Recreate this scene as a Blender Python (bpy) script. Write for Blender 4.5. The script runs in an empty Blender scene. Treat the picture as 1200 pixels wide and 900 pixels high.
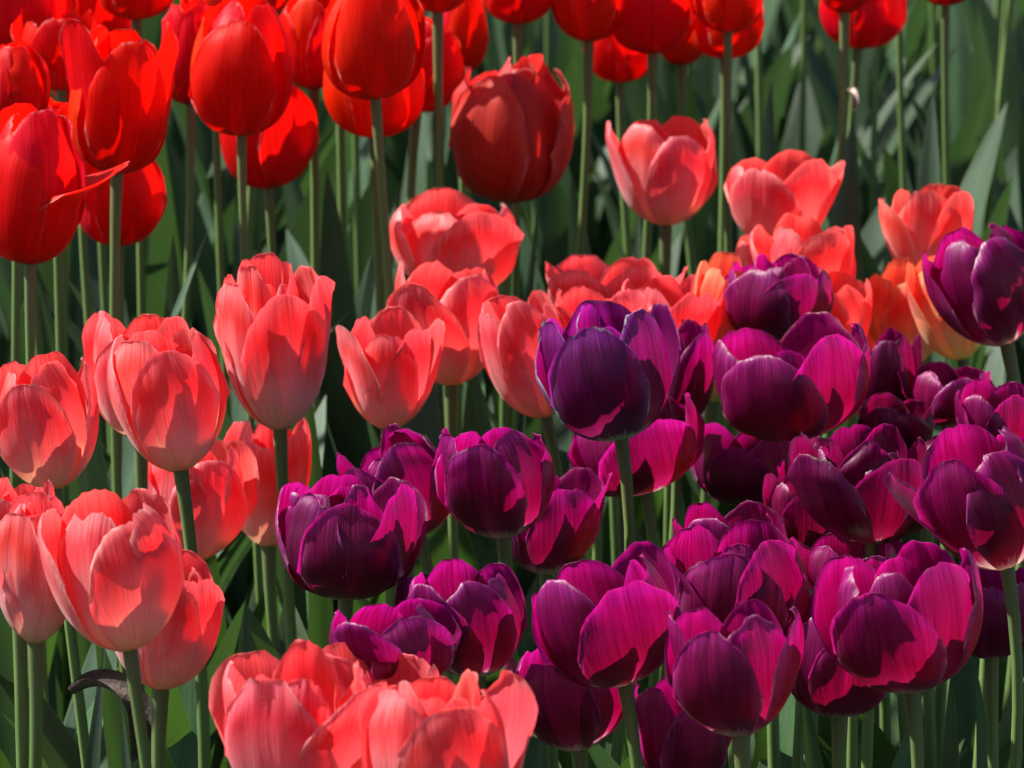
import bpy, math, random
import numpy as np
from mathutils import Vector, Matrix, Euler

# ------------------------------------------------------------------ camera, light, exposure
scene = bpy.context.scene
COL = scene.collection
F = 6970.0            # focal length in pixels of a 1200 px wide frame
HOR = -1019.0         # row of the horizon, far above the frame
ZC = 0.95             # height of the lens above the soil
cam_d = bpy.data.cameras.new('camera')
cam = bpy.data.objects.new('camera', cam_d)
COL.objects.link(cam)
cam_d.sensor_width = 36.0
cam_d.lens = 36.0 * F / 1200.0
PITCH = math.atan((450 - HOR) / F)
cam.location = (0, 0, ZC)
cam.rotation_euler = (math.pi / 2 - PITCH, 0, 0)
cam_d.clip_start = 0.05
cam_d.clip_end = 1000
cam_d.dof.use_dof = True
cam_d.dof.focus_distance = 2.45
cam_d.dof.aperture_fstop = 28
scene.camera = cam

SUN_AZ = math.radians(-76)    # clockwise from +Y: behind the flowers and to the left
SUN_EL = math.radians(46)
world = bpy.data.worlds.new('World')
scene.world = world
world.use_nodes = True
wn = world.node_tree
sky = wn.nodes.new('ShaderNodeTexSky')
sky.sky_type = 'NISHITA'
sky.sun_disc = False
sky.sun_elevation = SUN_EL
sky.sun_rotation = SUN_AZ
wn.links.new(sky.outputs[0], wn.nodes['Background'].inputs[0])
wn.nodes['Background'].inputs[1].default_value = 0.055
sl = bpy.data.lights.new('sun', 'SUN')
sl.energy = 5.0
sl.angle = math.radians(1.0)
sl.color = (1.0, 0.95, 0.87)
sun = bpy.data.objects.new('sun', sl)
COL.objects.link(sun)
sd = Vector((math.sin(SUN_AZ) * math.cos(SUN_EL), math.cos(SUN_AZ) * math.cos(SUN_EL), math.sin(SUN_EL)))
sun.rotation_euler = sd.to_track_quat('Z', 'Y').to_euler()
sun.location = sd * 20
scene.view_settings.view_transform = 'Standard'
scene.view_settings.look = 'None'
scene.view_settings.gamma = 1
scene.view_settings.exposure = 1.22
scene.render.engine = 'CYCLES'
scene.cycles.use_denoising = True
scene.cycles.max_bounces = 8
scene.cycles.diffuse_bounces = 5
scene.cycles.transmission_bounces = 5

# ------------------------------------------------------------------ helpers
def rnd(seed):
    return random.Random(seed)

def unproject(px, py, Y):
    """the point at distance Y in front of the lens that shows at pixel (px, py) of the 1200x900 photo"""
    cx, cy = (px - 600) / F, (450 - py) / F
    c, s = math.cos(PITCH), math.sin(PITCH)
    d = Vector((cx, c + cy * s, -s + cy * c))
    return Vector((0, 0, ZC)) + d * (Y / d.y)

def link(name, me, mat, parent=None, loc=None):
    o = bpy.data.objects.new(name, me)
    COL.objects.link(o)
    if me is not None and mat is not None and not me.materials:
        me.materials.append(mat)
    if parent:
        o.parent = parent
    if loc is not None:
        o.location = loc
    return o

def tag(o, label, cat, group=None, kind=None):
    if label: o['label'] = label
    if cat: o['category'] = cat
    if group: o['group'] = group
    if kind: o['kind'] = kind
    return o

def grid_mesh(name, P, U, V):
    """P: (rows, cols, 3)"""
    r, c, _ = P.shape
    idx = np.arange(r * c).reshape(r, c)
    q = np.stack([idx[:-1, :-1], idx[:-1, 1:], idx[1:, 1:], idx[1:, :-1]], -1).reshape(-1, 4)
    me = bpy.data.meshes.new(name)
    me.from_pydata(P.reshape(-1, 3).tolist(), [], q.tolist())
    uv = me.uv_layers.new(name='UVMap')
    st = np.stack([U.reshape(-1), V.reshape(-1)], -1)
    uv.data.foreach_set('uv', st[q.reshape(-1)].astype(np.float32).reshape(-1))
    me.polygons.foreach_set('use_smooth', [True] * len(me.polygons))
    me.update()
    return me

def tube_mesh(name, pts, radii, n=10):
    pts = [np.array(p, float) for p in pts]
    P = np.zeros((len(pts), n + 1, 3))
    for i, p in enumerate(pts):
        a = pts[max(i - 1, 0)]; b = pts[min(i + 1, len(pts) - 1)]
        t = (b - a) / np.linalg.norm(b - a)
        u = np.cross(t, [0, 1, 0]); u /= np.linalg.norm(u)
        w = np.cross(t, u)
        for k in range(n + 1):
            th = 2 * math.pi * k / n
            P[i, k] = p + radii[i] * (math.cos(th) * u + math.sin(th) * w)
    U, V = np.meshgrid(np.linspace(0, 1, n + 1), np.linspace(0, 1, len(pts)))
    return grid_mesh(name, P, U, V)

def catmull(xs, ys, x):
    xs = np.array(xs, float); ys = np.array(ys, float)
    m = np.gradient(ys, xs)
    i = np.clip(np.searchsorted(xs, x, side='right') - 1, 0, len(xs) - 2)
    h = xs[i + 1] - xs[i]; t = (x - xs[i]) / h
    return ((2*t**3 - 3*t**2 + 1) * ys[i] + (t**3 - 2*t**2 + t) * h * m[i]
            + (-2*t**3 + 3*t**2) * ys[i + 1] + (t**3 - t**2) * h * m[i + 1])

def wob(r, x, y, n=4, fx=2.0, fy=2.0):
    """smooth random field in about -1..1"""
    out = np.zeros_like(x)
    for k in range(n):
        a, b = r.uniform(-fx, fx), r.uniform(-fy, fy)
        out = out + np.sin(a * x + b * y + r.uniform(0, 6.28))
    return out / n

# ------------------------------------------------------------------ materials
class NT:
    def __init__(self, name):
        self.m = bpy.data.materials.new(name)
        self.m.use_nodes = True
        self.t = self.m.node_tree
        self.t.nodes.clear()
        self.out = self.t.nodes.new('ShaderNodeOutputMaterial')
    def n(self, typ, **kw):
        nd = self.t.nodes.new(typ)
        for k, v in kw.items():
            setattr(nd, k, v)
        return nd
    def l(self, a, b):
        self.t.links.new(a, b)
    def val(self, sock, v):
        if isinstance(v, (int, float)): sock.default_value = v
        elif isinstance(v, (tuple, list)): sock.default_value = (*v, 1) if len(v) == 3 and sock.type == 'RGBA' else v
        else: self.l(v, sock)
    def math(self, op, a, b=0.0, c=None, clamp=False):
        nd = self.n('ShaderNodeMath', operation=op, use_clamp=clamp)
        self.val(nd.inputs[0], a); self.val(nd.inputs[1], b)
        if c is not None: self.val(nd.inputs[2], c)
        return nd.outputs[0]
    def mix(self, f, a, b, mode='MIX'):
        nd = self.n('ShaderNodeMix', data_type='RGBA', blend_type=mode)
        self.val(nd.inputs[0], f); self.val(nd.inputs[6], a); self.val(nd.inputs[7], b)
        return nd.outputs[2]
    def ramp(self, f, stops, interp='EASE'):
        nd = self.n('ShaderNodeValToRGB')
        nd.color_ramp.interpolation = interp
        el = nd.color_ramp.elements
        while len(el) < len(stops): el.new(0.5)
        for e, (p, c) in zip(el, stops):
            e.position = p
            e.color = (*c, 1) if not isinstance(c, (int, float)) else (c, c, c, 1)
        self.val(nd.inputs[0], f)
        return nd.outputs[0]
    def noise(self, vec, scale, detail=3, rough=0.55):
        nd = self.n('ShaderNodeTexNoise')
        nd.inputs['Scale'].default_value = scale
        nd.inputs['Detail'].default_value = detail
        nd.inputs['Roughness'].default_value = rough
        self.l(vec, nd.inputs['Vector'])
        return nd.outputs['Fac']
    def uv(self):
        nd = self.n('ShaderNodeUVMap'); nd.uv_map = 'UVMap'
        sp = self.n('ShaderNodeSeparateXYZ'); self.l(nd.outputs[0], sp.inputs[0])
        return sp.outputs[0], sp.outputs[1]
    def comb(self, x, y, z=0.0):
        nd = self.n('ShaderNodeCombineXYZ')
        self.val(nd.inputs[0], x); self.val(nd.inputs[1], y); self.val(nd.inputs[2], z)
        return nd.outputs[0]

def petal_material(name, stops, flame, flame_c, edge_c, edge_amt, trans_stops, trans, rough=0.42, spec=0.45, inner=None, sheen=0.0, vary=0.06):
    N = NT(name)
    s, v = N.uv()
    ri = N.n('ShaderNodeObjectInfo').outputs['Random']
    off = N.math('MULTIPLY', ri, 37.0)
    # long fine veins that fan out from the base, and broad cloudy variation
    fan = N.math('MULTIPLY', N.math('SUBTRACT', s, 0.5), N.math('ADD', 1.0, N.math('MULTIPLY', v, -0.25)))
    vein = N.noise(N.comb(N.math('MULTIPLY', fan, 42.0), N.math('MULTIPLY', v, 1.3), off), 1.0, 4, 0.65)
    vein2 = N.noise(N.comb(N.math('MULTIPLY', fan, 130.0), N.math('MULTIPLY', v, 4.0), off), 1.0, 2, 0.5)
    cloud = N.noise(N.comb(N.math('MULTIPLY', s, 2.2), N.math('MULTIPLY', v, 2.6), off), 1.0, 3, 0.5)
    vv = N.math('ADD', v, N.math('MULTIPLY', N.math('SUBTRACT', vein, 0.5), 0.35))
    vv = N.math('ADD', vv, N.math('MULTIPLY', N.math('SUBTRACT', cloud, 0.5), 0.18))
    base = N.ramp(vv, stops)
    tr = N.ramp(vv, trans_stops)
    # pale flame up the middle of the petal
    mid = N.math('ABSOLUTE', N.math('SUBTRACT', s, 0.5))
    fl = N.math('MULTIPLY', N.math('SUBTRACT', 1.0, N.math('MULTIPLY', mid, 4.2), clamp=True),
                N.math('SUBTRACT', 1.0, N.math('MULTIPLY', vv, 1.25), clamp=True), clamp=True)
    fl = N.math('MULTIPLY', N.math('MULTIPLY', fl, flame), N.math('ADD', 0.4, vein), clamp=True)
    base = N.mix(fl, base, flame_c)
    # paler margin
    ed = N.math('MULTIPLY', N.math('SUBTRACT', N.math('ADD', mid, N.math('MULTIPLY', cloud, 0.1)), 0.36), 6.0, clamp=True)
    ed = N.math('MULTIPLY', N.math('POWER', ed, 2.0), edge_amt)
    base = N.mix(ed, base, edge_c)
    rim = N.math('MAXIMUM', N.ramp(mid, [(0.478, 0.0), (0.497, 1.0)]), N.ramp(v, [(0.975, 0.0), (0.995, 1.0)]))  # thin pale petal edge, with bright specular rim highlights painted into its colour
    rim = N.math('MULTIPLY', rim, N.math('MULTIPLY', N.ramp(N.noise(N.comb(N.math('MULTIPLY', s, 9.0), N.math('MULTIPLY', v, 9.0), off), 1.0, 3, 0.6), [(0.42, 0.0), (0.66, 1.0)]), 0.75))
    base = N.mix(rim, base, N.mix(0.55, edge_c, (0.9, 0.8, 0.75)))
    g = N.ramp(vein, [(0.25, 1 - 3.2 * vary), (0.5, 1.0), (0.8, 1.0 + 3.0 * vary)], 'LINEAR')
    base = N.mix(1.0, base, g, 'MULTIPLY')
    g2 = N.ramp(vein2, [(0.3, 0.80), (0.7, 1.10)], 'LINEAR')
    base = N.mix(1.0, base, g2, 'MULTIPLY')
    tr = N.mix(1.0, tr, g, 'MULTIPLY')
    if inner:
        bf = N.n('ShaderNodeNewGeometry').outputs['Backfacing']
        base = N.mix(N.math('MULTIPLY', bf, 0.75), base, N.mix(N.ramp(v, [(0.0, 1.0), (0.2, 0.0)]), inner, stops[0][1]))
    tint = N.n('ShaderNodeObjectInfo').outputs['Color']
    base = N.mix(1.0, base, tint, 'MULTIPLY')
    tr = N.mix(1.0, tr, tint, 'MULTIPLY')
    hue = N.n('ShaderNodeHueSaturation')
    N.val(hue.inputs['Hue'], N.math('ADD', 0.4925, N.math('MULTIPLY', ri, 0.015)))
    N.val(hue.inputs['Value'], N.math('ADD', 0.86, N.math('MULTIPLY', ri, 0.26)))
    N.val(hue.inputs['Color'], base)
    base = hue.outputs[0]
    bump = N.n('ShaderNodeBump')
    bump.inputs['Strength'].default_value = 0.5
    bump.inputs['Distance'].default_value = 0.0009
    h = N.math('ADD', vein, N.math('MULTIPLY', vein2, 0.35))
    N.l(h, bump.inputs['Height'])
    P = N.n('ShaderNodeBsdfPrincipled')
    N.val(P.inputs['Base Color'], base)
    P.inputs['Roughness'].default_value = rough
    P.inputs['Specular IOR Level'].default_value = spec
    P.inputs['Sheen Weight'].default_value = sheen
    P.inputs['Sheen Roughness'].default_value = 0.4
    N.l(bump.outputs[0], P.inputs['Normal'])
    T = N.n('ShaderNodeBsdfTranslucent')
    N.val(T.inputs['Color'], tr)
    N.l(bump.outputs[0], T.inputs['Normal'])
    M = N.n('ShaderNodeMixShader')
    M.inputs[0].default_value = trans
    N.l(P.outputs[0], M.inputs[1]); N.l(T.outputs[0], M.inputs[2])
    N.l(M.outputs[0], N.out.inputs[0])
    return N.m

CORAL = petal_material('coral_petal',
    [(0.0, (0.66, 0.60, 0.26)), (0.15, (0.86, 0.70, 0.50)), (0.32, (0.88, 0.52, 0.46)), (0.54, (0.85, 0.18, 0.185)), (0.78, (0.80, 0.045, 0.055)), (1.0, (0.88, 0.20, 0.20))],
    1.0, (0.90, 0.56, 0.52), (0.92, 0.46, 0.43), 0.85,
    [(0.0, (0.88, 0.70, 0.22)), (0.18, (0.92, 0.42, 0.20)), (0.44, (0.93, 0.085, 0.08)), (0.78, (0.92, 0.024, 0.028)), (1.0, (0.95, 0.09, 0.085))],
    0.46, rough=0.42, spec=0.45, inner=(0.84, 0.085, 0.08), sheen=0.2)
RED = petal_material('red_petal',
    [(0.0, (0.28, 0.035, 0.01)), (0.12, (0.45, 0.006, 0.004)), (0.5, (0.66, 0.002, 0.001)), (1.0, (0.74, 0.005, 0.003))],
    0.08, (0.66, 0.03, 0.025), (0.74, 0.03, 0.02), 0.35,
    [(0.0, (0.30, 0.03, 0.01)), (0.2, (0.80, 0.003, 0.001)), (1.0, (0.97, 0.006, 0.002))],
    0.50, rough=0.42, spec=0.16, sheen=0.0)
PINKRED = petal_material('rose_red_petal',
    [(0.0, (0.25, 0.05, 0.03)), (0.15, (0.32, 0.006, 0.007)), (0.5, (0.42, 0.008, 0.010)), (1.0, (0.55, 0.035, 0.040))],
    0.2, (0.60, 0.06, 0.06), (0.68, 0.10, 0.10), 0.5,
    [(0.0, (0.4, 0.06, 0.02)), (0.3, (0.75, 0.012, 0.01)), (1.0, (0.85, 0.03, 0.025))],
    0.40, rough=0.5, spec=0.3, sheen=0.08)
PURPLE = petal_material('purple_petal',
    [(0.0, (0.66, 0.66, 0.54)), (0.12, (0.62, 0.55, 0.56)), (0.20, (0.18, 0.03, 0.10)), (0.45, (0.13, 0.001, 0.042)), (0.82, (0.17, 0.002, 0.075)), (1.0, (0.30, 0.012, 0.19))],
    0.16, (0.36, 0.03, 0.22), (0.48, 0.10, 0.36), 0.5,
    [(0.0, (0.7, 0.6, 0.5)), (0.11, (0.6, 0.35, 0.40)), (0.2, (0.40, 0.006, 0.09)), (0.45, (0.31, 0.001, 0.042)), (0.8, (0.41, 0.0015, 0.105)), (1.0, (0.52, 0.005, 0.23))],
    0.44, rough=0.33, spec=0.36, inner=(0.17, 0.001, 0.05), sheen=0.0, vary=0.12)

def stem_material():
    N = NT('stem_green')
    s, v = N.uv()
    off = N.math('MULTIPLY', N.n('ShaderNodeObjectInfo').outputs['Random'], 20.0)
    n = N.noise(N.comb(N.math('MULTIPLY', s, 14.0), N.math('MULTIPLY', v, 5.0), off), 1.0, 3)
    c = N.ramp(n, [(0.3, (0.070, 0.135, 0.034)), (0.7, (0.135, 0.208, 0.062))])
    top = N.ramp(v, [(0.88, 0.0), (1.0, 1.0)])
    c = N.mix(N.math('MULTIPLY', top, 0.6), c, (0.10, 0.10, 0.05))
    P = N.n('ShaderNodeBsdfPrincipled')
    N.val(P.inputs['Base Color'], c)
    P.inputs['Roughness'].default_value = 0.5
    P.inputs['Specular IOR Level'].default_value = 0.35
    P.inputs['Subsurface Weight'].default_value = 0.0
    N.l(P.outputs[0], N.out.inputs[0])
    return N.m
STEM = stem_material()

def leaf_material(name, dark, light, tcol, bloom):
    N = NT(name)
    s, v = N.uv()
    ri = N.n('ShaderNodeObjectInfo').outputs['Random']
    off = N.math('MULTIPLY', ri, 31.0)
    vein = N.noise(N.comb(N.math('MULTIPLY', s, 38.0), N.math('MULTIPLY', v, 1.0), off), 1.0, 3, 0.6)
    cl = N.noise(N.comb(N.math('MULTIPLY', s, 2.0), N.math('MULTIPLY', v, 5.0), off), 1.0, 4, 0.6)
    f = N.math('ADD', N.math('MULTIPLY', vein, 0.55), N.math('MULTIPLY', cl, 0.55))
    c = N.ramp(f, [(0.3, dark), (0.75, light)])
    blo = N.math('MULTIPLY', N.ramp(cl, [(0.42, 0.0), (0.7, 1.0)]), 0.5)
    c = N.mix(blo, c, bloom)
    mid = N.math('ABSOLUTE', N.math('SUBTRACT', s, 0.5))
    rim = N.ramp(mid, [(0.465, 0.0), (0.5, 0.6)])
    c = N.mix(rim, c, (0.20, 0.26, 0.13))
    hue = N.n('ShaderNodeHueSaturation')
    N.val(hue.inputs['Hue'], N.math('ADD', 0.485, N.math('MULTIPLY', ri, 0.03)))
    N.val(hue.inputs['Value'], N.math('ADD', 0.7, N.math('MULTIPLY', ri, 0.6)))
    N.val(hue.inputs['Color'], c)
    bump = N.n('ShaderNodeBump')
    bump.inputs['Strength'].default_value = 0.4
    bump.inputs['Distance'].default_value = 0.0006
    N.l(vein, bump.inputs['Height'])
    P = N.n('ShaderNodeBsdfPrincipled')
    N.l(hue.outputs[0], P.inputs['Base Color'])
    P.inputs['Roughness'].default_value = 0.48
    P.inputs['Specular IOR Level'].default_value = 0.36
    N.l(bump.outputs[0], P.inputs['Normal'])
    T = N.n('ShaderNodeBsdfTranslucent')
    T.inputs['Color'].default_value = (*tcol, 1)
    M = N.n('ShaderNodeMixShader')
    M.inputs[0].default_value = 0.22
    N.l(P.outputs[0], M.inputs[1]); N.l(T.outputs[0], M.inputs[2])
    N.l(M.outputs[0], N.out.inputs[0])
    return N.m
LEAF = leaf_material('leaf_green', (0.022, 0.058, 0.018), (0.060, 0.125, 0.040), (0.08, 0.18, 0.022), (0.085, 0.150, 0.070))
LEAF_BACK = leaf_material('leaf_blue_green', (0.018, 0.044, 0.022), (0.050, 0.098, 0.048), (0.06, 0.13, 0.025), (0.075, 0.130, 0.080))

def plain_material(name, stops, scale, rough, spec=0.3):
    N = NT(name)
    tc = N.n('ShaderNodeTexCoord').outputs['Object']
    n = N.noise(tc, scale, 6, 0.65)
    P = N.n('ShaderNodeBsdfPrincipled')
    N.val(P.inputs['Base Color'], N.ramp(n, stops))
    P.inputs['Roughness'].default_value = rough
    P.inputs['Specular IOR Level'].default_value = spec
    b = N.n('ShaderNodeBump'); b.inputs['Strength'].default_value = 0.6; b.inputs['Distance'].default_value = 0.004
    N.l(n, b.inputs['Height']); N.l(b.outputs[0], P.inputs['Normal'])
    N.l(P.outputs[0], N.out.inputs[0])
    return N.m
SOIL = plain_material('dark_soil', [(0.3, (0.018, 0.013, 0.009)), (0.7, (0.06, 0.045, 0.03))], 45, 0.95)
DRY = plain_material('withered_leaf', [(0.35, (0.025, 0.020, 0.018)), (0.62, (0.10, 0.075, 0.06)), (0.75, (0.55, 0.42, 0.32))], 60, 0.8)
SCRAP = plain_material('dry_scrap', [(0.3, (0.16, 0.11, 0.09)), (0.7, (0.55, 0.42, 0.36))], 120, 0.7)
PISTIL = plain_material('pistil_green', [(0.3, (0.35, 0.36, 0.12)), (0.7, (0.55, 0.55, 0.25))], 300, 0.5)
PISTIL_P = plain_material('pistil_pale', [(0.3, (0.40, 0.38, 0.30)), (0.7, (0.62, 0.60, 0.50))], 300, 0.5)
STAMEN = plain_material('stamen_dark', [(0.3, (0.02, 0.010, 0.02)), (0.7, (0.10, 0.05, 0.08))], 300, 0.7)

# ------------------------------------------------------------------ ground
def ground():
    n = 90
    xs = np.concatenate([np.linspace(-300, -3, 12), np.linspace(-2.6, 2.6, n), np.linspace(3, 300, 12)])
    ys = np.concatenate([np.linspace(-300, -1, 12), np.linspace(0, 8, n), np.linspace(9, 300, 12)])
    X, Yg = np.meshgrid(xs, ys)
    r = rnd(3)
    Z = 0.012 * wob(r, X * 9, Yg * 9, 6, 3, 3)
    Z = np.where((abs(X) < 2.7) & (Yg > -0.5) & (Yg < 8.5), Z, 0)
    me = grid_mesh('soil', np.stack([X, Yg, Z], -1), X, Yg)
    o = link('soil', me, SOIL)
    o['kind'] = 'structure'
ground()

# ------------------------------------------------------------------ tulip pieces
PROFILE = {   # angle of the petal's middle line above the horizontal, from base to tip
    'egg':  ([0, .08, .22, .42, .65, .85, 1], [8, 30, 64, 84, 96, 108, 122]),
    'cup':  ([0, .08, .22, .42, .65, .85, 1], [20, 42, 63, 78, 90, 100, 112]),
    'bowl': ([0, .08, .22, .42, .65, .85, 1], [6, 24, 50, 74, 90, 100, 112]),
}
TT = np.linspace(0, 1, 26)
SS = np.linspace(-1, 1, 19)
SS = np.sign(SS) * np.abs(SS) ** 0.85

def petal_mesh(shape, R, H, phi, r, opn=0.0, bw=0.95, kc=1.05, lscale=1.0, ruffle=0.05, point=0.0, flare=0.0, fold=0.0, rin=1.0, side_curl=0.0, tipc=0.42, tipe=2.6):
    vs, an = PROFILE[shape]
    vd = np.linspace(0, 1.0, 121)
    a0 = np.radians(catmull(vs, an, vd))
    dl = vd[1] - vd[0]
    rho0 = np.concatenate([[0], np.cumsum(np.cos((a0[1:] + a0[:-1]) / 2) * dl)])
    z0 = np.concatenate([[0], np.cumsum(np.sin((a0[1:] + a0[:-1]) / 2) * dl)])
    kr = R / (rho0.max() + 0.03); kz = H / z0.max()
    a = a0 - np.radians(opn) * np.clip(vd / 0.8, 0, 1) ** 1.3 - np.radians(flare) * (np.clip((vd - .48) / .25, 0, 1) ** 1.3 if flare > 50 else np.clip((vd - .25) / .6, 0, 1) ** 1.5)
    rho = (np.concatenate([[0], np.cumsum(np.cos((a[1:] + a[:-1]) / 2) * dl)]) + 0.03) * kr * rin
    z = np.concatenate([[0], np.cumsum(np.sin((a[1:] + a[:-1]) / 2) * dl)]) * kz * lscale
    S, T = np.meshgrid(SS, TT)
    t = 1 - (1 - T) ** 1.25
    L = 1 - tipc * (1 - np.sqrt(np.clip(1 - np.abs(S) ** tipe, 0, 1)))
    notch = r.uniform(-0.01, 0.035)
    L = L - notch * np.exp(-(S / .10) ** 2) + point * np.exp(-(np.abs(S) / .22) ** 1.4)
    L = L * (1 + 0.036 * wob(r, S * 3, S * 0, 3, 3.0, 1) + 0.016 * wob(r, S * 11, S * 0, 3, 3.0, 1))
    ve = np.clip(t * L, 0, 1.0)
    rr = np.interp(ve, vd, rho); zz = np.interp(ve, vd, z)
    ex = ve * 1.0
    b = R * bw * (0.24 + 0.76 * np.sin(np.pi / 2 * np.clip(ex / .52, 0, 1)) ** 1.1)
    b = b * (1 - 0.30 * np.clip((ex - .55) / .45, 0, 1) ** 2)
    b = np.minimum(b, np.maximum(rr, 0.12 * R) * 2.4)
    x = b * S
    Rc = np.maximum(rr, 0.28 * R) * kc
    th = x / Rc
    # surface details: groove on the midrib, soft dents, margins that curl and ruffle
    aS = np.abs(S)
    det = -0.045 * R * np.exp(-(S / .08) ** 2) * np.clip(ve * 2, 0, 1)
    det = det + 0.065 * R * wob(r, S * 2.0, ve * 4, 4, 2, 2) * np.clip(ve * 2.5, 0, 1)
    det = det + 0.012 * R * wob(r, S * 9.0, ve * 2.2, 4, 2, 1)
    edge = aS ** 4 * np.clip(ve * 1.4 - .25, 0, 1)
    det = det + ruffle * R * (edge + 0.8 * np.clip(t * 1.0 - .72, 0, 1) * 3) * wob(r, S * 2.5, ve * 11, 4, 3, 2.2)
    det = det + side_curl * R * edge
    det = det + 0.035 * R * np.clip((t - .93) / .07, 0, 1) ** 2 * r.choice([-1, 1, 1])
    ro = rr - Rc * (1 - np.cos(th)) + det * np.cos(th * .8)
    tx = Rc * np.sin(th) + det * np.sin(th * .8)
    if fold:
        tx = tx + fold * R * ve ** 2
    sp, cp = math.sin(phi), math.cos(phi)
    X = ro * sp + tx * cp
    Yy = -ro * cp + tx * sp
    tilt_z = 0.06 * R * r.uniform(-1, 1) * S * ve
    P = np.stack([X, Yy, zz + tilt_z], -1)
    return grid_mesh('petal', P, (S + 1) / 2, t)

def leaf_mesh(az, length, width, lean, droop, r, fold=0.5, twist=0.0, base=(0, 0, 0)):
    n, m = 28, 9
    t = np.linspace(0, 1, n)
    ang = np.radians(lean) * (0.35 + 0.65 * np.clip(t * 1.6, 0, 1)) + np.radians(droop) * t ** 2.4
    ang = ang + 0.06 * np.sin(t * 5 + r.uniform(0, 6))
    dl = length / (n - 1)
    out = np.concatenate([[0], np.cumsum(np.sin((ang[1:] + ang[:-1]) / 2) * dl)])
    up = np.concatenate([[0], np.cumsum(np.cos((ang[1:] + ang[:-1]) / 2) * dl)])
    w = width * 0.5 * np.clip(np.sin(np.pi * np.clip(0.10 + 0.90 * t, 0, 1) ** 0.95), 0, 1) ** 0.75
    w = w * (1 - 0.18 * t)
    s = np.linspace(-1, 1, m)
    S, T = np.meshgrid(s, t)
    W = w[:, None]
    fo = fold * (1 - 0.75 * T)
    side = W * S * np.cos(fo * np.abs(S))
    lift = W * np.abs(S) ** 1.3 * np.sin(fo)
    lift = lift + 0.10 * W * wob(r, S * 2, T * 14, 4, 2, 2) * np.abs(S) ** 2
    tw = twist * T
    A = ang[:, None]
    side2 = side * np.cos(tw) - lift * np.sin(tw)
    lift2 = side * np.sin(tw) + lift * np.cos(tw)
    # the trough faces inwards (towards the stem)
    o = out[:, None] - lift2 * np.cos(A)
    u = up[:, None] + lift2 * np.sin(A)
    sw = 0.03 * length * np.sin(T * 3 + r.uniform(0, 6)) * T
    sz = side2 + sw
    ca, sa = math.cos(az), math.sin(az)
    X = base[0] + o * sa + sz * ca
    Yy = base[1] - o * ca + sz * sa
    Z = base[2] + u
    P = np.stack([X, Yy, Z], -1)
    return grid_mesh('leaf', P, (S + 1) / 2, T)

def heart_mesh(R, H):
    """receptacle and pistil in the middle of the flower, one lathe"""
    prof = [(0.0, -0.0004), (0.0030, 0.0), (0.0042, 0.0012), (0.0040, 0.003), (0.0034, 0.006), (0.0032, 0.014), (0.0030, 0.019),
            (0.0044, 0.0205), (0.0048, 0.022), (0.0036, 0.0232), (0.0, 0.0228)]
    n = 12
    P = np.zeros((len(prof), n + 1, 3))
    for i, (q, z) in enumerate(prof):
        for k in range(n + 1):
            a = 2 * math.pi * k / n
            lob = 1 + (0.25 * math.cos(3 * a) if 6 < i < 10 else 0)
            P[i, k] = (q * lob * math.cos(a), q * lob * math.sin(a), z * (H / 0.05))
    U, V = np.meshgrid(np.linspace(0, 1, n + 1), np.linspace(0, 1, len(prof)))
    return grid_mesh('flower_head', P, U, V)

def stamen_mesh(az, H):
    c, s = math.cos(az), math.sin(az)
    pts = [(0.004 * c, 0.004 * s, 0.001), (0.007 * c, 0.007 * s, 0.25 * H), (0.0085 * c, 0.0085 * s, 0.30 * H),
           (0.009 * c, 0.009 * s, 0.36 * H), (0.0095 * c, 0.0095 * s, 0.50 * H), (0.0096 * c, 0.0096 * s, 0.53 * H)]
    return tube_mesh('stamen', pts, [0.0007, 0.0006, 0.0010, 0.0016, 0.0014, 0.0003], 7)

KIND = {
    'red':    dict(mat=RED, shape='egg', name='red_tulip', tip=0.62, bw=0.96, wild=.07, tipc=0.50, tipe=2.3, ruffle=0.055, group='red tulips at the back of the bed', leaf=LEAF_BACK),
    'rose':   dict(mat=PINKRED, shape='egg', name='red_tulip', tip=0.75, bw=0.82, tipc=0.46, tipe=2.3, ruffle=0.06, group='red tulips at the back of the bed', leaf=LEAF_BACK),
    'coral':  dict(mat=CORAL, shape='cup', name='coral_tulip', wild=.08, tip=0.72, bw=0.90, tipc=0.44, tipe=2.4, ruffle=0.05, group='coral pink tulips in the bed', leaf=LEAF),
    'purple': dict(mat=PURPLE, shape='bowl', name='purple_tulip', wild=.16, tip=0.85, bw=0.83, tipc=0.50, tipe=2.25, ruffle=0.05, group='purple tulips in the bed', leaf=LEAF),
}

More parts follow.
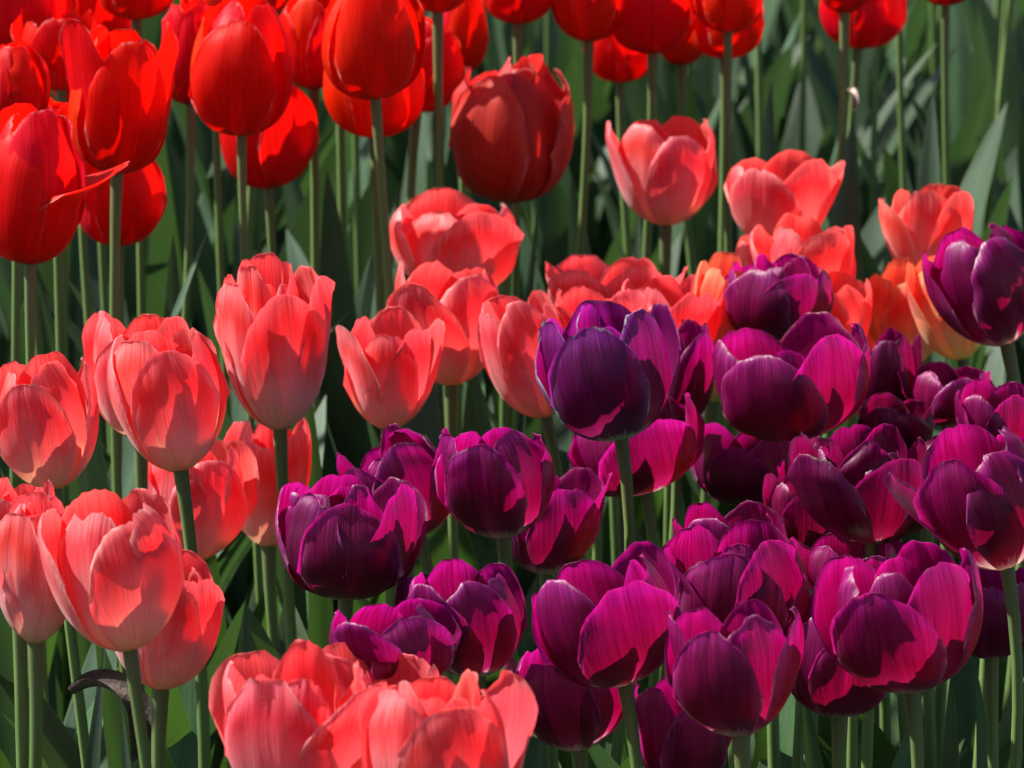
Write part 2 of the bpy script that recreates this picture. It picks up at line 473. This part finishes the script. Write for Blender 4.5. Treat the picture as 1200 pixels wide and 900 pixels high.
def make_head(kind, R, H, loc, tilt, back, parent, r, rot, opn, extra=0, flares=None, stamens=False, shape=None, tint=(1, 1, 1, 1), ruf=1.0):
    K = KIND[kind]
    shape = shape or K['shape']
    hd = link('flower_head', heart_mesh(R, H), PISTIL_P if kind == 'purple' else PISTIL, parent, loc)
    hd.rotation_euler = (Matrix.Rotation(math.radians(tilt), 3, 'Y') @ Matrix.Rotation(math.radians(back), 3, 'X')).to_euler()
    flares = flares or {}
    k = 0
    def one(phi, **kw):
        nonlocal k
        kw.setdefault('opn', 0)
        kw['opn'] += opn + r.uniform(-8, 8)
        kw['flare'] = flares.get(k, r.uniform(8, 17) if r.random() < K.get('wild', 0) else 0)
        kw['ruffle'] = K['ruffle'] * r.uniform(.7, 2.6)
        kw['point'] = r.choice([0, 0.02, 0.04, 0.07])
        kw['side_curl'] = r.uniform(-0.20, 0.16)
        kw['fold'] = r.uniform(-0.08, 0.08)
        kw['tipc'] = K.get('tipc', .42) * r.uniform(.85, 1.15); kw['tipe'] = K.get('tipe', 2.6)
        if kw['flare'] > 50: kw['rin'] = 0.86; kw['lscale'] = 0.76; kw['bw'] *= 1.3
        kw['ruffle'] *= ruf
        me = petal_mesh(shape, R, H, phi, r, **kw)
        p = link('petal', me, K['mat'], hd)
        p.color = tint
        k += 1
    for i in range(3):
        one(math.radians(rot + 120 * i + r.uniform(-8, 8)), bw=K['bw'] * r.uniform(.94, 1.06), kc=1.03, lscale=r.uniform(.87, 1.0), opn=2)
    for i in range(3):
        one(math.radians(rot + 60 + 120 * i + r.uniform(-8, 8)), bw=K['bw'] * r.uniform(.92, 1.04), kc=0.98, lscale=r.uniform(.92, 1.04), rin=0.93, opn=-1)
    for i in range(extra):
        one(math.radians(rot + 25 + 360 / max(extra, 1) * i + r.uniform(-15, 15)), bw=K['bw'] * r.uniform(.55, .8), kc=0.9, lscale=r.uniform(.88, 1.08), rin=r.uniform(.5, .70), opn=r.uniform(-10, 0))
    if stamens:
        for i in range(6):
            link('stamen', stamen_mesh(math.radians(60 * i + 15), H), STAMEN, hd)
    return hd

def stem_mesh(top, axis, lean, rad):
    """curve from the soil (0,0,0) up to the head"""
    top = np.array(top, float); ax = np.array(axis, float)
    p0 = np.array([0, 0, -0.02]); p1 = np.array([top[0] * .2 + 0.012 * math.sin(top[2] * 900), 0, top[2] * .45]); p2 = top - ax * top[2] * .3; p3 = top
    ts = np.linspace(0, 1, 18)
    pts = [(1-t)**3*p0 + 3*(1-t)**2*t*p1 + 3*(1-t)*t*t*p2 + t**3*p3 for t in ts]
    rr = [rad * (1.12 - 0.2 * t) for t in ts]
    rr[-1] = rad * 1.25; rr[-2] = rad * 1.05
    return tube_mesh('stem', pts, rr, 12)

COUNT = [0]
def tulip(kind, px, yb, yt, w, Y, label, rot=0, opn=0, tilt=0, back=0, lean=0, extra=0, flares=None, stamens=False, leaves=2, shape=None, lh=1.0, cx=None, ruf=1.0, tn=None):
    if cx is not None: tilt = math.degrees(math.atan((cx - px) / (0.55 * (yb - yt))))
    COUNT[0] += 1
    r = rnd(COUNT[0] * 7 + 5)
    K = KIND[kind]
    p = unproject(px, yb, Y)
    R = 0.5 * w * Y / F
    sl_ = (yb - HOR) / F
    el = math.atan(sl_)
    H = ((yb - yt) * Y / F - K['tip'] * R * math.sin(el) * 0.9) / math.cos(el)
    H = max(H, 1.25 * R)
    gx = p.x - lean * 0.01 + r.uniform(-.026, .026)
    gy = p.y + r.uniform(-.015, .02)
    root = bpy.data.objects.new(K['name'], None)
    root.empty_display_size = 0.03
    COL.objects.link(root)
    root.location = (gx, gy, 0)
    tag(root, label, 'tulip', K['group'])
    hl = (p.x - gx, p.y - gy, p.z)
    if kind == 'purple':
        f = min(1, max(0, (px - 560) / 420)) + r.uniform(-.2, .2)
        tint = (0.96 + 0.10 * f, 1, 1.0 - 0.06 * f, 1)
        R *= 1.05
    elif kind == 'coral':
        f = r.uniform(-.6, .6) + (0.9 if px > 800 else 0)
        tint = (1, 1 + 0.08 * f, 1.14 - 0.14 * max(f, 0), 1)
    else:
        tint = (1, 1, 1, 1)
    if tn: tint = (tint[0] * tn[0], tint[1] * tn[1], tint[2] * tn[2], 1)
    hd = make_head(kind, R, H, hl, tilt, back, root, r, rot, opn, extra, flares, stamens, shape, tint, ruf)
    ax = Matrix.Rotation(math.radians(tilt * .7), 3, 'Y') @ Matrix.Rotation(math.radians(back * .7), 3, 'X') @ Vector((0, 0, 1))
    link('stem', stem_mesh(hl, ax, 0, (0.0022 if kind in ('red', 'rose') else 0.0026) * r.uniform(.9, 1.1)), STEM, root)
    a0 = r.uniform(0, 6.28)
    for i in range(leaves):
        az = a0 + i * 2.4 + r.uniform(-.5, .5)
        ln = p.z * r.uniform(.58, .86) * lh
        link('leaf', leaf_mesh(az, ln, r.uniform(.038, .062), r.uniform(7, 20), r.uniform(0, 42), r, r.uniform(.3, .7), r.uniform(-.7, .7),
                               (0.004 * math.sin(az), -0.004 * math.cos(az), 0.0)), K['leaf'], root)
    return root

# ------------------------------------------------------------------ the flowers: kind, base pixel x, base row, top row, head width, distance, label
T = tulip
# red tulips at the back
T('red', 35, 308, 118, 128, 2.68, 'large red tulip cut by the left edge, one petal folded out to the right', rot=-35, opn=-2, flares={1: 64}, tilt=2)
T('red', 137, 202, 18, 122, 2.75, 'red tulip with curled whitish petal tips, a pointed petal flaring left', rot=12, opn=2, flares={5: 30}, tilt=4)
T('red', 283, 158, -8, 124, 2.88, 'closed egg shaped red tulip on a pale upright stem, third large one from left', rot=-8, opn=-6)
T('red', 315, 220, 84, 108, 2.99, 'red tulip hanging low behind the closed egg shaped one', rot=40, opn=-2, tilt=-4)
T('red', 140, 287, 165, 104, 2.86, 'low red tulip seen under and behind the one with whitish curled tips', rot=30, opn=0)
T('red', 440, 115, -45, 128, 2.85, 'biggest egg shaped red tulip at the top edge, its stem slanting down right', rot=8, opn=-6, lean=-2.2, cx=432)
T('red', 440, 160, 50, 112, 2.98, 'red tulip half hidden below the biggest egg shaped red bloom', rot=50, opn=0)
T('red', 488, 130, 15, 96, 3.07, 'red tulip behind the straight stem right of the biggest egg shaped red bloom', rot=20, opn=-2, tilt=8)
T('red', 513, 14, -90, 82, 2.985, 'red tulip whose base only shows at the top edge above a long straight stem', rot=0, lean=-0.4)
T('red', 541, 84, -20, 66, 3.16, 'narrow dark red tulip behind the long straight stem at the top', rot=30, opn=-4)
T('red', 607, 27, -75, 88, 3.10, 'round red tulip base at the top edge above the rose red tulip', rot=10)
T('red', 690, 48, -70, 88, 3.10, 'red tulip at the top edge directly left of the broad bright red one', rot=-15)
T('red', 765, 62, -55, 106, 3.11, 'broad bright red tulip at the top edge above the single pale coral tulip', rot=5)
T('red', 727, 96, 15, 78, 3.26, 'small red tulip peeking out below the broad bright red one at the top', rot=60)
T('red', 853, 37, -60, 86, 3.09, 'bright red tulip at the top edge in front of another, on a slender stem', rot=0, lean=0.5)
T('red', 850, 68, -20, 88, 3.20, 'shaded red tulip right behind the bright one on a slender stem at the top', rot=25, opn=3)
T('red', 799, 76, -20, 62, 3.27, 'sliver of a red tulip between two larger red ones at the top edge', rot=10)
T('red', 990, 15, -80, 64, 3.08, 'small red tulip base at the top edge on a thin stem, upper right', rot=5)
T('red', 1005, 56, -40, 96, 3.22, 'red tulip at the upper right with one petal spread out to the right', rot=35, opn=4, flares={1: 45}, tilt=5)
T('red', 1108, 6, -90, 74, 3.30, 'rightmost red tulip, only the edge of its base below the top of the photo', rot=0)
T('red', 25, 72, -60, 118, 2.96, 'red tulip in the top left corner, cut by both edges', rot=0, opn=0)
T('red', 18, 150, 46, 84, 2.78, 'red tulip behind the large left one, its rounded tip rimmed with white light', rot=0, opn=-4)
T('red', 72, 105, 12, 88, 2.92, 'open dark red tulip near the top left with a crinkled shiny petal edge', rot=60, opn=10, flares={1: 15})
T('red', 160, 22, -70, 92, 3.02, 'red tulip at the top edge showing its dark base above the curled whitish tips', rot=15)
T('red', 223, 122, -10, 78, 2.95, 'narrow red tulip squeezed between the curled tip one and the egg shaped one', rot=15, opn=-2)
T('red', 368, 104, -10, 74, 3.02, 'red tulip between the two largest egg shaped red blooms', rot=40, opn=3)
T('red', 92, 130, 55, 60, 2.98, 'small red tulip filling the gap under the crinkled shiny petal', rot=0)
T('red', 300, 20, -70, 80, 3.10, 'red tulip behind the closed egg shaped one, at the top edge', rot=0)
T('rose', 595, 236, 58, 142, 3.00, 'large rose red tulip with jagged top, alone in the middle of the upper half', rot=-22, opn=0, extra=4, cx=600, ruf=1.6)
# coral tulips
T('coral', 780, 263, 128, 122, 3.05, 'lone coral tulip below the broad red one, cup shaped and held free of others', rot=28, opn=2)
T('coral', 915, 292, 176, 118, 3.00, 'coral tulip with one petal standing up at its right, upper right', rot=-20, flares={1: 12}, opn=3)
T('coral', 948, 372, 250, 112, 2.90, 'pale coral tulip just above the purple one with folded petals', rot=15, opn=4)
T('coral', 1087, 335, 208, 94, 2.98, 'small square topped coral tulip right of the broad blue leaf', rot=55, opn=6)
T('coral', 1128, 420, 285, 98, 2.84, 'orange coral tulip with yellow base leaning behind the rightmost upper purple one', rot=-35, opn=-4, cx=1108, tn=(1, 1.5, 0.7))
T('coral', 1062, 430, 305, 92, 2.90, 'orange coral tulip left of the leaning yellow based one', rot=10, opn=4, tn=(1, 1.35, 0.7))
T('coral', 1000, 425, 330, 78, 2.93, 'coral tulip mostly hidden behind the wide open purple one', rot=0, opn=6)
T('coral', 537, 350, 222, 146, 2.90, 'wide coral tulip directly left of and below the rose red tulip', rot=20, opn=2)
T('coral', 528, 450, 298, 128, 2.78, 'coral tulip with yellow green base in front of the wide one near the centre', rot=-28, opn=0)
T('coral', 455, 502, 364, 105, 2.66, 'slim tapered coral tulip standing over the cluster of purple ones', rot=-5, opn=-3)
T('coral', 640, 488, 334, 104, 2.70, 'coral tulip with pale left petal, touching the highest central purple one', rot=-48, opn=2, cx=612)
T('coral', 716, 405, 293, 124, 2.86, 'open coral tulip above the central purple one, two thumb shaped petals in front', rot=-35, opn=10)
T('coral', 785, 440, 318, 104, 2.79, 'coral tulip right behind the central purple one, its petals spread flat', rot=20, opn=8)
T('coral', 836, 470, 292, 92, 2.80, 'tall narrow coral tulip with golden base between two purple groups', rot=10, opn=0, cx=851, tn=(1, 1.4, 0.7))
T('coral', 328, 502, 300, 130, 2.58, 'tall double coral tulip with many layered petals on an upright stem', rot=12, shape='cup', cx=323, opn=0, extra=5, ruf=1.5)
T('coral', 212, 550, 368, 138, 2.50, 'coral tulip with a white edged curled petal, second from left in the middle row', rot=18, opn=-4, cx=194)
T('coral', 165, 514, 358, 120, 2.58, 'coral tulip close behind the one with the white edged curled petal', rot=-15, opn=2)
T('coral', 64, 572, 412, 124, 2.46, 'deep coral tulip at the left edge, closed, with a mauve streak', rot=-12, opn=-4, cx=54)
T('coral', 230, 655, 506, 124, 2.61, 'coral tulip crossed by a stem, under the one with the white edged petal', rot=30, opn=2)
T('coral', 315, 640, 476, 96, 2.68, 'shaded coral tulip behind the stem of the tall double one', rot=-10, opn=2)
T('coral', 42, 752, 575, 104, 2.22, 'coral tulip at the left edge with a frilled top, beside the largest coral one', rot=18, opn=-6, extra=2)
T('coral', 22, 690, 558, 100, 2.33, 'coral tulip behind the frilled one, at the left edge', rot=45, opn=2, extra=2)
T('coral', 152, 760, 565, 164, 2.19, 'largest coral tulip, lower left, with a wavy petal at its left side', rot=24, opn=-6, flares={2: 12}, cx=133)
T('coral', 188, 806, 640, 140, 2.30, 'coral tulip half hidden behind the largest one, lower left', rot=45, opn=-4, tilt=4)
T('coral', 358, 965, 754, 178, 2.09, 'wide open pale coral tulip cut by the bottom edge, left of a pair', rot=-25, extra=4, flares={2: 6}, opn=8, ruf=1.4)
T('coral', 516, 990, 778, 186, 2.04, 'wide open bright coral tulip cut by the bottom edge, right of a pair', extra=4, opn=4, flares={1: 0, 2: 0, 3: 0, 4: 0, 5: 0, 6: 0}, rot=10)
# purple tulips
T('purple', 728, 513, 348, 152, 2.55, 'bluish purple tulip standing highest in the centre, on a bare stem', rot=-4, opn=0, cx=708, tn=(0.8, 2.2, 1.35), extra=2)
T('purple', 795, 500, 362, 84, 2.66, 'purple tulip behind the right side of the highest central purple one', rot=40, opn=0)
T('purple', 757, 575, 452, 162, 2.63, 'broad purple tulip with pale base, below and behind the central one', rot=20, cx=740, opn=-1)
T('purple', 908, 400, 293, 128, 2.78, 'purple tulip with folded inner petals, uppermost of the right hand group', rot=-35, opn=2, extra=3)
T('purple', 938, 513, 370, 172, 2.62, 'wide open purple tulip with a blade like petal at its right, upper right group', rot=-28, stamens=True, flares={1: -6}, cx=924, opn=3, extra=1)
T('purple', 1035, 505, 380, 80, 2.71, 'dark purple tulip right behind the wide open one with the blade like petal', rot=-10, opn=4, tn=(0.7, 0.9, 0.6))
T('purple', 1180, 402, 254, 128, 2.72, 'single deep purple tulip high at the right edge, in front of orange coral ones', rot=20, opn=-5, cx=1152, shape='cup')
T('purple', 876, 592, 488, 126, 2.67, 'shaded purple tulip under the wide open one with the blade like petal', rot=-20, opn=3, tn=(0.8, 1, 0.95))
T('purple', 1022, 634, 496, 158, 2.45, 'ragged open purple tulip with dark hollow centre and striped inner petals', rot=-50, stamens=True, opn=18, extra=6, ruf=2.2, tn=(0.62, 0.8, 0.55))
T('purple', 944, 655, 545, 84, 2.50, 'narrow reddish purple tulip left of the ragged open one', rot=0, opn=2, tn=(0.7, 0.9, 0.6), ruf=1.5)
T('purple', 1112, 498, 420, 98, 2.69, 'small bright purple tulip right of the dark one, just under the yellow based coral', rot=10, opn=4)
T('purple', 1165, 535, 440, 90, 2.56, 'purple tulip peeking over the big magenta one at the right edge', rot=-30, opn=3)
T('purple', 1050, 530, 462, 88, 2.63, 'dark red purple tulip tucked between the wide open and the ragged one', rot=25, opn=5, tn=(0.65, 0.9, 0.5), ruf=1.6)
T('purple', 1180, 664, 488, 148, 2.34, 'big magenta tulip at the right edge above a long bare stem', rot=22, cx=1154, shape='cup', opn=-1, flares={0: 0, 1: 0, 2: 14, 3: 0, 4: 0, 5: 0})
T('purple', 1162, 770, 655, 112, 2.43, 'purple tulip with white base at the right edge, behind the long bare stem', rot=-15, opn=3, cx=1158)
T('purple', 1070, 808, 628, 174, 2.25, 'large bright magenta tulip at lower right, overlapping a darker one at its left', rot=-25, opn=1, cx=1056, extra=2)
T('purple', 984, 838, 690, 134, 2.34, 'dark purple tulip behind the left side of the large lower right one', rot=15, opn=3)
T('purple', 868, 755, 610, 162, 2.36, 'bright magenta tulip with rounded petals glowing in the sun, above the frontmost upright one', rot=-18, opn=0, extra=1)
T('purple', 858, 690, 584, 118, 2.47, 'purple tulip behind the top of the glowing magenta one', rot=30, opn=4)
T('purple', 868, 861, 694, 142, 2.20, 'frontmost upright purple tulip, at the bottom right of centre', rot=-32, opn=-1, cx=858, shape='cup')
T('purple', 800, 920, 782, 112, 2.28, 'purple tulip cut by the bottom edge, left of the frontmost upright purple one', rot=20, opn=2)
T('purple', 732, 800, 636, 170, 2.26, 'broad open purple tulip low in the centre, leaning left on its stem', rot=20, cx=708, opn=0, extra=1)
T('purple', 678, 878, 738, 134, 2.33, 'purple tulip with a white star shaped base, under the broad left leaning one', rot=-10, opn=2, cx=667, shape='cup')
T('purple', 462, 810, 694, 146, 2.24, 'low purple tulip touching the coral pair at the bottom edge', rot=28, opn=-3, shape='cup')
T('purple', 560, 792, 648, 132, 2.31, 'purple tulip between the low one and the broad left leaning one', rot=14, opn=-1, cx=550, shape='cup')
T('purple', 500, 752, 666, 64, 2.38, 'small reddish purple tulip peeking out between the low one and its right neighbour', rot=0)
T('purple', 405, 700, 546, 166, 2.40, 'dark double purple tulip, leftmost of the purple ones', rot=10, opn=0, cx=407, extra=5, ruf=1.4, tn=(0.95, 1, 0.9))
T('purple', 492, 628, 495, 128, 2.49, 'purple tulip right behind the dark double one', rot=-40, cx=466, opn=1, ruf=1.4, extra=2)
T('purple', 590, 629, 487, 134, 2.45, 'smooth oval purple tulip with a white base, left of the central bare stem', rot=-14, opn=-3, cx=581, shape='cup')
T('purple', 640, 672, 538, 114, 2.53, 'reddish purple tulip behind the right side of the smooth oval one', rot=20, opn=2, shape='cup')
T('purple', 1086, 602, 516, 104, 2.60, 'dark purple tulip between the ragged open one and the big magenta one', rot=-20, opn=5)
T('purple', 962, 600, 528, 92, 2.62, 'small shaded purple tulip behind the narrow reddish one', rot=25, opn=3)
T('purple', 1000, 705, 622, 118, 2.43, 'dark purple tulip above the left shoulder of the large lower right one', rot=10, opn=6)
T('purple', 905, 655, 590, 90, 2.55, 'shaded purple tulip behind the right of the glowing magenta one', rot=-10, opn=6)
T('coral', 700, 450, 330, 100, 2.74, 'pale coral tulip showing only a rim left of the central purple one', rot=25, opn=6)
T('coral', 905, 380, 262, 96, 2.96, 'coral tulip squeezed left of the pale one above the folded purple', rot=40, opn=5)
T('coral', 972, 430, 318, 92, 2.86, 'coral tulip glowing between two purple tulips at the right', rot=-20, opn=6)
T('coral', 437, 935, 752, 150, 2.19, 'pale coral tulip behind and between the pair at the bottom edge', rot=30, opn=8)
T('red', 252, 62, -40, 84, 3.06, 'red tulip glimpsed left of the closed egg shaped one at the top', rot=20, opn=2)
T('red', 112, 64, -50, 84, 3.08, 'red tulip at the top edge behind the curled tip one and the crinkled one', rot=50, opn=2)
T('red', 398, 70, -30, 80, 3.12, 'red tulip tucked behind the left shoulder of the biggest egg shaped bloom', rot=10, opn=2)
T('red', 66, 205, 110, 76, 2.84, 'red tulip between the large left one and the one with curled tips', rot=-20, opn=2)


# ------------------------------------------------------------------ leafy plants between the flowers, whose flower is missing or not open
def clump(x, y, n, h, seed, label, mat, group='leafy tulip plants between the flowers', wide=1.0):
    r = rnd(seed)
    root = bpy.data.objects.new('tulip_plant', None)
    COL.objects.link(root)
    root.location = (x, y, 0)
    tag(root, label, 'tulip plant', group)
    a0 = r.uniform(0, 6.28)
    for i in range(n):
        az = a0 + i * 6.28 / n + r.uniform(-.5, .5)
        link('leaf', leaf_mesh(az, h * r.uniform(.75, 1.05), r.uniform(.040, .066) * wide, r.uniform(4, 16), r.uniform(0, 35), r, r.uniform(.25, .6),
                               r.uniform(-.8, .8), (0.006 * math.sin(az), -0.006 * math.cos(az), 0)), mat, root)
    return root
r = rnd(77)
spots = []
for iy in range(11):
    y = 2.14 + iy * 0.105
    half = 0.10 + 0.098 * y
    nx = int(2 * half / 0.078)
    for ix in range(nx):
        x = -half + (ix + .5 + r.uniform(-.35, .35)) * 2 * half / nx
        spots.append((x, y + r.uniform(-.04, .04)))
for i, (x, y) in enumerate(spots):
    hz = 0.95 - 0.2 * y
    h = r.uniform(.24, .31) if y < 2.75 else r.uniform(.27, .36)
    clump(x, y, r.choice([3, 3, 4]), h, 1000 + i, 'flowerless tuft of upright green tulip leaves between the flowering tulips', LEAF)

# back rows: tall tulips whose flowers stand above the top of the frame
def back_plant(seed):
    r = rnd(seed)
    root = bpy.data.objects.new('red_tulip', None)
    COL.objects.link(root)
    tag(root, 'tall back row tulip with only stem and leaves in the photo', 'tulip', 'tall tulips of the back rows')
    z = r.uniform(.50, .54)
    top = (r.uniform(-.05, .05), r.uniform(-.03, .03), z)
    make_head('red', 0.026, 0.055, top, 0, 0, root, r, r.uniform(0, 120), 0)
    link('stem', stem_mesh(top, (top[0] * 2, 0, 1), 0, 0.0020), STEM, root)
    a0 = r.uniform(0, 6.28)
    for i in range(4):
        az = a0 + i * 1.7 + r.uniform(-.5, .5)
        link('leaf', leaf_mesh(az, r.uniform(.28, .42), r.uniform(.050, .080), r.uniform(3, 13), r.uniform(0, 24), r, r.uniform(.3, .7), r.uniform(-.7, .7)), LEAF_BACK, root)
    return root
def copy_tree(o, parent=None):
    c = o.copy(); COL.objects.link(c)
    if parent: c.parent = parent
    for ch in o.children:
        copy_tree(ch, c)
    return c
protos = [back_plant(500 + i) for i in range(5)]
used = [False] * 5
r = rnd(91)
for iy in range(14):
    y = 3.36 + iy * 0.105
    half = 0.08 + 0.094 * y
    nx = int(2 * half / 0.095)
    for ix in range(nx):
        x = -half + (ix + .5 + r.uniform(-.4, .4)) * 2 * half / nx
        k = r.randrange(5)
        if r.random() < .6:
            clump(x, y + r.uniform(-.04, .04), 4, r.uniform(.32, .43), 3000 + iy * 50 + ix, 'flowerless tuft of tall blue green leaves among the back rows', LEAF_BACK, 'leafy tulip plants of the back rows')
            continue
        if used[k]:
            o = copy_tree(protos[k])
        else:
            o = protos[k]; used[k] = True
        o.location = (x, y + r.uniform(-.04, .04), 0)
        o.rotation_euler = (0, 0, r.uniform(0, 6.28))
        sc = r.uniform(1.0, 1.08)
        o.scale = (sc, sc, sc)

# dense foliage mass further back
def far_foliage():
    r = rnd(55)
    vs, fs, us, off = [], [], [], 0
    me = bpy.data.meshes.new('tulip_foliage')
    allP = []; allq = []; alluv = []
    for i in range(900):
        y = r.uniform(4.85, 7.2); x = r.uniform(-.12 * y - .1, .12 * y + .1)
        m = leaf_mesh(r.uniform(0, 6.28), r.uniform(.26, .40), r.uniform(.03, .05), r.uniform(3, 16), r.uniform(0, 30), r, .5, r.uniform(-.7, .7), (x, y, 0))
        co = np.zeros(len(m.vertices) * 3); m.vertices.foreach_get('co', co)
        q = np.zeros(len(m.loops), int); m.loops.foreach_get('vertex_index', q)
        uv = np.zeros(len(m.loops) * 2); m.uv_layers[0].data.foreach_get('uv', uv)
        allP.append(co.reshape(-1, 3)); allq.append(q.reshape(-1, 4) + off); alluv.append(uv)
        off += len(m.vertices)
        bpy.data.meshes.remove(m)
    me.from_pydata(np.concatenate(allP).tolist(), [], np.concatenate(allq).tolist())
    u = me.uv_layers.new(name='UVMap')
    u.data.foreach_set('uv', np.concatenate(alluv).astype(np.float32))
    me.polygons.foreach_set('use_smooth', [True] * len(me.polygons))
    o = link('tulip_foliage', me, LEAF_BACK)
    tag(o, 'far mass of blue green tulip leaves at the back of the bed', 'foliage', None, 'stuff')
far_foliage()

# ------------------------------------------------------------------ broad leaves that stand out between the flowers
def feature_leaf(tx, ty, bx, wpx, Y, label, face=0, fold=.45, droop=10, mat=None, seed=0):
    """plant whose tallest leaf has its tip at photo pixel (tx, ty); bx is the column where it leaves the soil"""
    r = rnd(9000 + int(tx * 7 + ty) + seed)
    p = unproject(tx, ty, Y)
    bxx = (bx - 600) * Y / F
    root = bpy.data.objects.new('tulip_plant', None)
    COL.objects.link(root)
    root.location = (bxx, p.y, 0)
    tag(root, label, 'tulip plant', 'broad leaved tulip plants')
    me = leaf_mesh(math.radians(face), p.z * 1.04, wpx * Y / F, 4, droop, r, fold, 0.0)
    n = len(me.vertices); co = np.zeros(n * 3); me.vertices.foreach_get('co', co); co = co.reshape(-1, 3)
    zz = co[:, 2] / co[:, 2].max()
    co[:, 2] *= p.z / co[:, 2].max()
    co[:, 0] += (p.x - bxx) * zz ** 1.4
    me.vertices.foreach_set('co', co.reshape(-1)); me.update()
    link('leaf', me, mat or LEAF_BACK, root)
    for i in range(2):
        az = r.uniform(1.2, 5.0)
        link('leaf', leaf_mesh(az, p.z * r.uniform(.5, .75), r.uniform(.035, .05), r.uniform(6, 16), r.uniform(0, 30), r), mat or LEAF_BACK, root)
FL = feature_leaf
FL(1004, 152, 1013, 104, 3.03, 'broad upright blue green leaf with a lit right half, between two small coral tulips', 180, .8)
FL(1078, 122, 1040, 84, 3.10, 'pale sunlit pointed leaf right of the broad upright blue green one', 160, .6)
FL(352, 212, 375, 104, 3.02, 'broad rounded dark blue green leaf below the biggest egg shaped red tulip', 170, .35, 4)
FL(708, 215, 700, 84, 3.16, 'broad dark leaf between the rose red tulip and the lone coral one', 190, .4)
FL(100, 284, 60, 34, 2.86, 'narrow pale leaf curving up left of the straight red tulip stem', 140, .5, 25)
FL(122, 318, 88, 40, 2.80, 'pale arching leaf right of the narrow pale one at the left', 220, .5, 30)
FL(614, 250, 606, 26, 2.98, 'thin bright blade of leaf right of the wide coral tulip', 180, .7)
FL(748, 256, 728, 40, 3.12, 'pale leaf tip showing under the lone coral tulip', 160, .6)
FL(222, 292, 238, 72, 2.98, 'broad grey green leaf below the closed egg shaped red tulip', 185, .4)
FL(400, 432, 352, 46, 2.74, 'green leaf leaning right between the tall double and the slim coral tulips', 200, .4, mat=LEAF)
FL(432, 262, 440, 66, 3.08, 'dark green leaf left of the wide coral tulip', 175, .4)
FL(272, 722, 296, 56, 2.52, 'pointed blue green leaf above the bottom coral pair', 180, .5)
FL(78, 774, 84, 44, 2.40, 'green leaf with a bright slanting edge beside the withered black one', 170, .5)
FL(131, 806, 140, 36, 2.50, 'short pale leaf with sunlit tip behind the largest coral stem', 180, .4)
FL(104, 842, 140, 40, 2.30, 'pointed leaf leaning left in front of the withered black one', 165, .5)
FL(930, 812, 1010, 58, 2.46, 'bright green leaf leaning left at the bottom right', 180, .4, 4, LEAF)
FL(1022, 822, 1015, 50, 2.48, 'grey green leaf below the large bright magenta tulip', 185, .5, 4, LEAF)
FL(945, 768, 935, 40, 2.55, 'pale sunlit leaf tip below the dark purple tulip at the bottom right', 170, .4, 4, LEAF)
FL(1110, 800, 1090, 60, 2.45, 'broad green leaf at the bottom right beside a thick stem', 175, .4, 4, LEAF)
FL(1150, 790, 1165, 46, 2.50, 'green leaf left of the long bare stem at the right edge', 190, .5, 4, LEAF)
FL(780, 575, 800, 40, 2.85, 'green leaf below the broad purple tulip in the centre', 180, .5, 4, LEAF)
FL(470, 610, 520, 60, 2.66, 'bright green leaf under the purple tulips left of the centre', 180, .4, 4, LEAF)
FL(900, 105, 905, 70, 3.24, 'broad blue green leaf below the shaded red tulip at the top', 185, .5)
# ------------------------------------------------------------------ small dead scraps among the leaves
def dry_leaf():
    p = unproject(95, 800, 2.36)
    r = rnd(12)
    me = leaf_mesh(1.3, 0.055, 0.017, 150, 60, r, 1.2, 1.5)
    o = link('withered_leaf', me, DRY, None, (p.x - .003, p.y, p.z - .005))
    tag(o, 'withered black curled leaf hanging between stems at the lower left', 'dead leaf')
    p = unproject(995, 108, 3.12)
    me = leaf_mesh(0.4, 0.016, 0.006, 160, 60, r, 1.2, 1.2)
    o = link('dry_scrap', me, SCRAP, None, p)
    tag(o, 'tiny dry brown scrap caught among the leaves at the upper right', 'dry scrap')
dry_leaf()
